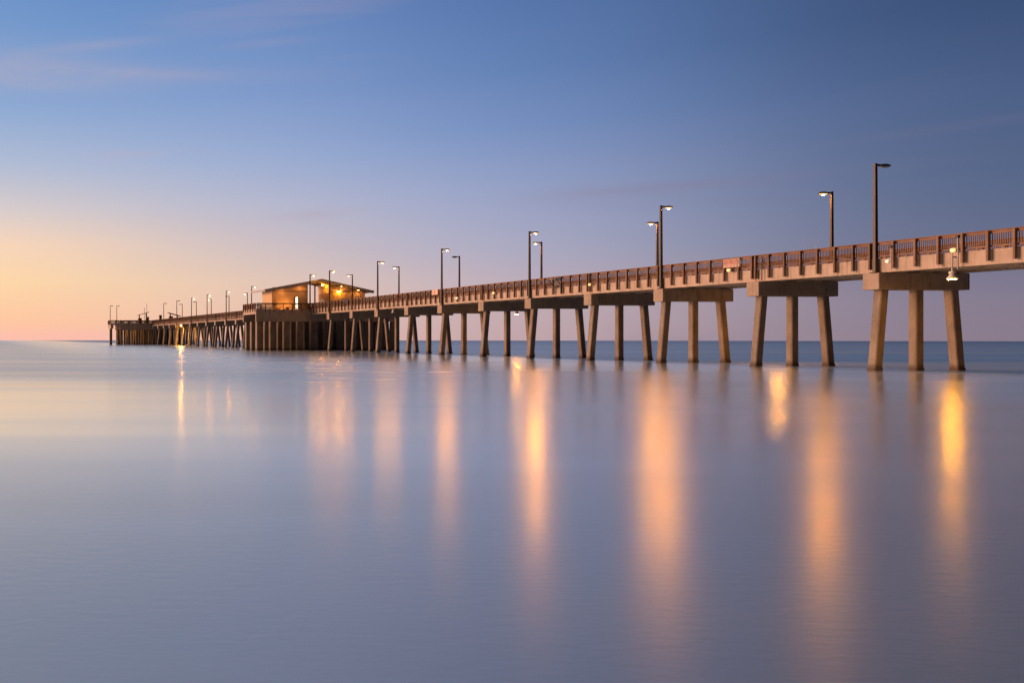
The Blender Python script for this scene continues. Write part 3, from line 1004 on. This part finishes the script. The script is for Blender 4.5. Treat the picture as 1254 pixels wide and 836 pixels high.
# the lowered bay with a sloping bait table hung outside the rail
s0, s1 = s_at(690.5, T0), s_at(679.0, T0)
sm = (s0 + s1) / 2
o = thing('bait_table', 'dark sloping bait table with braced legs hung over the lowered railing bay', 'table', sm, T0 - 0.2, Z_F1)
hw = abs(s1 - s0) / 2
MB().hexa([(-hw, -0.55, 0.74), (hw, -0.55, 0.74), (hw, 0.10, 0.86), (-hw, 0.10, 0.86)],
          [(-hw, -0.55, 0.79), (hw, -0.55, 0.79), (hw, 0.10, 0.91), (-hw, 0.10, 0.91)], 0.008).build('tabletop', M['dark'], o)
MB().box(-hw * 0.8, hw * 0.6, -0.04, -0.01, 0.18, 0.70).build('splash_panel', M['slate'], o)
for sb in (-hw * 0.9, hw * 0.75):
    MB().tube((sb, -0.5, 0.73), (sb, 0.0, 0.10), 0.035).build('brace', M['bronze'], o)
    MB().box(sb - 0.05, sb + 0.05, -0.1, -0.02, -0.55, 0.12, 0.01).build('leg', M['bronze'], o)
MB().box(-hw * 0.6, hw * 0.9, -0.35, -0.02, 0.02, 0.08, 0.01).build('shelf', M['bronze'], o)

# chest behind the pickets, its yellow is sodium lamplight put into the colour
s = s_at(740, T0 + 0.55)
o = thing('chest', 'storage chest coloured yellow-orange as if lamplit on the deck behind the railing pickets', 'chest', s, T0 + 0.55, 6.862)
MB().box(-0.28, 0.28, -0.2, 0.2, 0.0, 0.48, 0.03).build('body', M['yellow'], o)
MB().box(-0.30, 0.30, -0.22, 0.22, 0.483, 0.56, 0.02).build('lid', M['yellow'], o)

# conduit riser beside the second joint
s = s_at(934, T0 - 0.09)
o = thing('conduit_riser', 'thin dark conduit riser with cross bracket on the deck edge past the second cap', 'conduit', s, T0 - 0.16, 6.10)
MB().tube((0, 0, 0), (0, 0, 1.75), 0.03).build('pipe', M['bronze'], o)
MB().box(-0.35, 0.35, 0.04, 0.08, 1.05, 1.12).build('bracket', M['bronze'], o)
MB().box(-0.07, 0.07, -0.03, 0.04, 1.30, 1.55, 0.01).build('box', M['bronze'], o)

# thin rods standing at the far railing
for x, y, lab in ((985, 288, 'tallest of four thin fishing rods upright at the far railing'), (990.5, 291, 'second thin fishing rod from the left at the far railing'),
                  (998, 290, 'third thin fishing rod from the left at the far railing'), (1002.5, 293, 'rightmost thin fishing rod at the far railing')):
    t = T1 - 0.15
    s = s_at(x, t)
    zt_ = z_at(y, s, t)
    o = thing('fishing_rod', lab, 'fishing rod', s, t, 6.862, 'fishing rods at the far railing')
    MB().tube((0, 0, 0.0), (0, 0, 0.5), 0.016, 6).build('grip', M['dark'], o)
    MB().tube((0, 0, 0.5), (0, 0, zt_ - 6.862), 0.007, 6).build('blank', M['galv'], o)


# ------------------------------------------------------------------ shelters and clutter on the far stretch and the head
def shelter(x, s, t, w, zl, zr, lab):
    o = thing('shelter', lab, 'shelter', s, t, 6.90 if s > HEAD0 else 6.862)
    b = 6.90 if s > HEAD0 else 6.862
    zl, zr = zl - b, zr - b
    MB().hexa([(-1.2, -w, zl - 0.18), (1.2, -w, zl - 0.18), (1.2, w, zr - 0.18), (-1.2, w, zr - 0.18)],
              [(-1.2, -w, zl), (1.2, -w, zl), (1.2, w, zr), (-1.2, w, zr)], 0.02).build('roof', M['roof'], o)
    for tp in (-w * 0.6, w * 0.55):
        h = zl + (zr - zl) * (tp + w) / (2 * w) - 0.17
        MB().box(-0.15, 0.15, tp - 0.15, tp + 0.15, 0.004, h, 0.01).build('post', M['wood'], o)
    MB().box(-0.5, 0.5, -w * 0.8, -w * 0.2, 0.004, 1.9, 0.02).build('cabinet', M['wood'], o)


s = HEAD0 + 5
shelter(175, s, t_at(175, s), 2.0, z_at(386, s, 0), z_at(381.8, s, 0), 'shelter with roof tilted up to the right on the pier head')
s = s_at(213, 3.0)
shelter(213, s, 3.0, 1.9, z_at(382.6, s, 3), z_at(386.6, s, 3), 'shelter with roof sloping down to the right just before the pier head')
for x, y, lab in ((176.8, 376.5, 'short thin mast beside the tilted shelter'), (179.8, 371.8, 'tall thin mast right of the tilted shelter')):
    s = HEAD0 + 7
    t = t_at(x, s)
    o = thing('mast', lab, 'mast', s, t, 6.903)
    MB().tube((0, 0, 0), (0, 0, z_at(y, s, t) - 6.903), 0.07, 6).build('pole', M['bronze'], o)
    MB().box(-0.16, 0.16, -0.16, 0.16, 0, 0.06).build('base', M['bronze'], o)
for x, w, y, lab in ((181, 0.35, 388.5, 'dark upright cabinet at the shoreward edge of the pier head'), (196.5, 0.4, 386.3, 'small box with flat cap above the railing near the pier head')):
    s = HEAD0 + 1.5 if x < 190 else s_at(x, 3.0)
    t = t_at(x, s)
    o = thing('cabinet', lab, 'cabinet', s, t, 6.91)
    h = z_at(y, s, t) - 6.9
    MB().box(-w, w, -w, w, 0, h, 0.03).build('body', M['dark'] if x < 190 else M['wood'], o)
    MB().box(-w - 0.12, w + 0.12, -w - 0.12, w + 0.12, h + 0.003, h + 0.14, 0.02).build('lid', M['roof'], o)
s = PLAT1 - 1.0
t = t_at(306.5, s) + 0.3
o = thing('bin', 'dark rubbish bin with pale base at the left end of the pavilion platform', 'bin', s, max(t, PT0 + 0.6), 6.902)
MB().lathe([(0.30, 0.004), (0.34, 0.45)], seg=14).build('base', M['galv'], o)
MB().lathe([(0.34, 0.453), (0.37, 0.95), (0.20, 1.1)], seg=14).build('body', M['dark'], o)
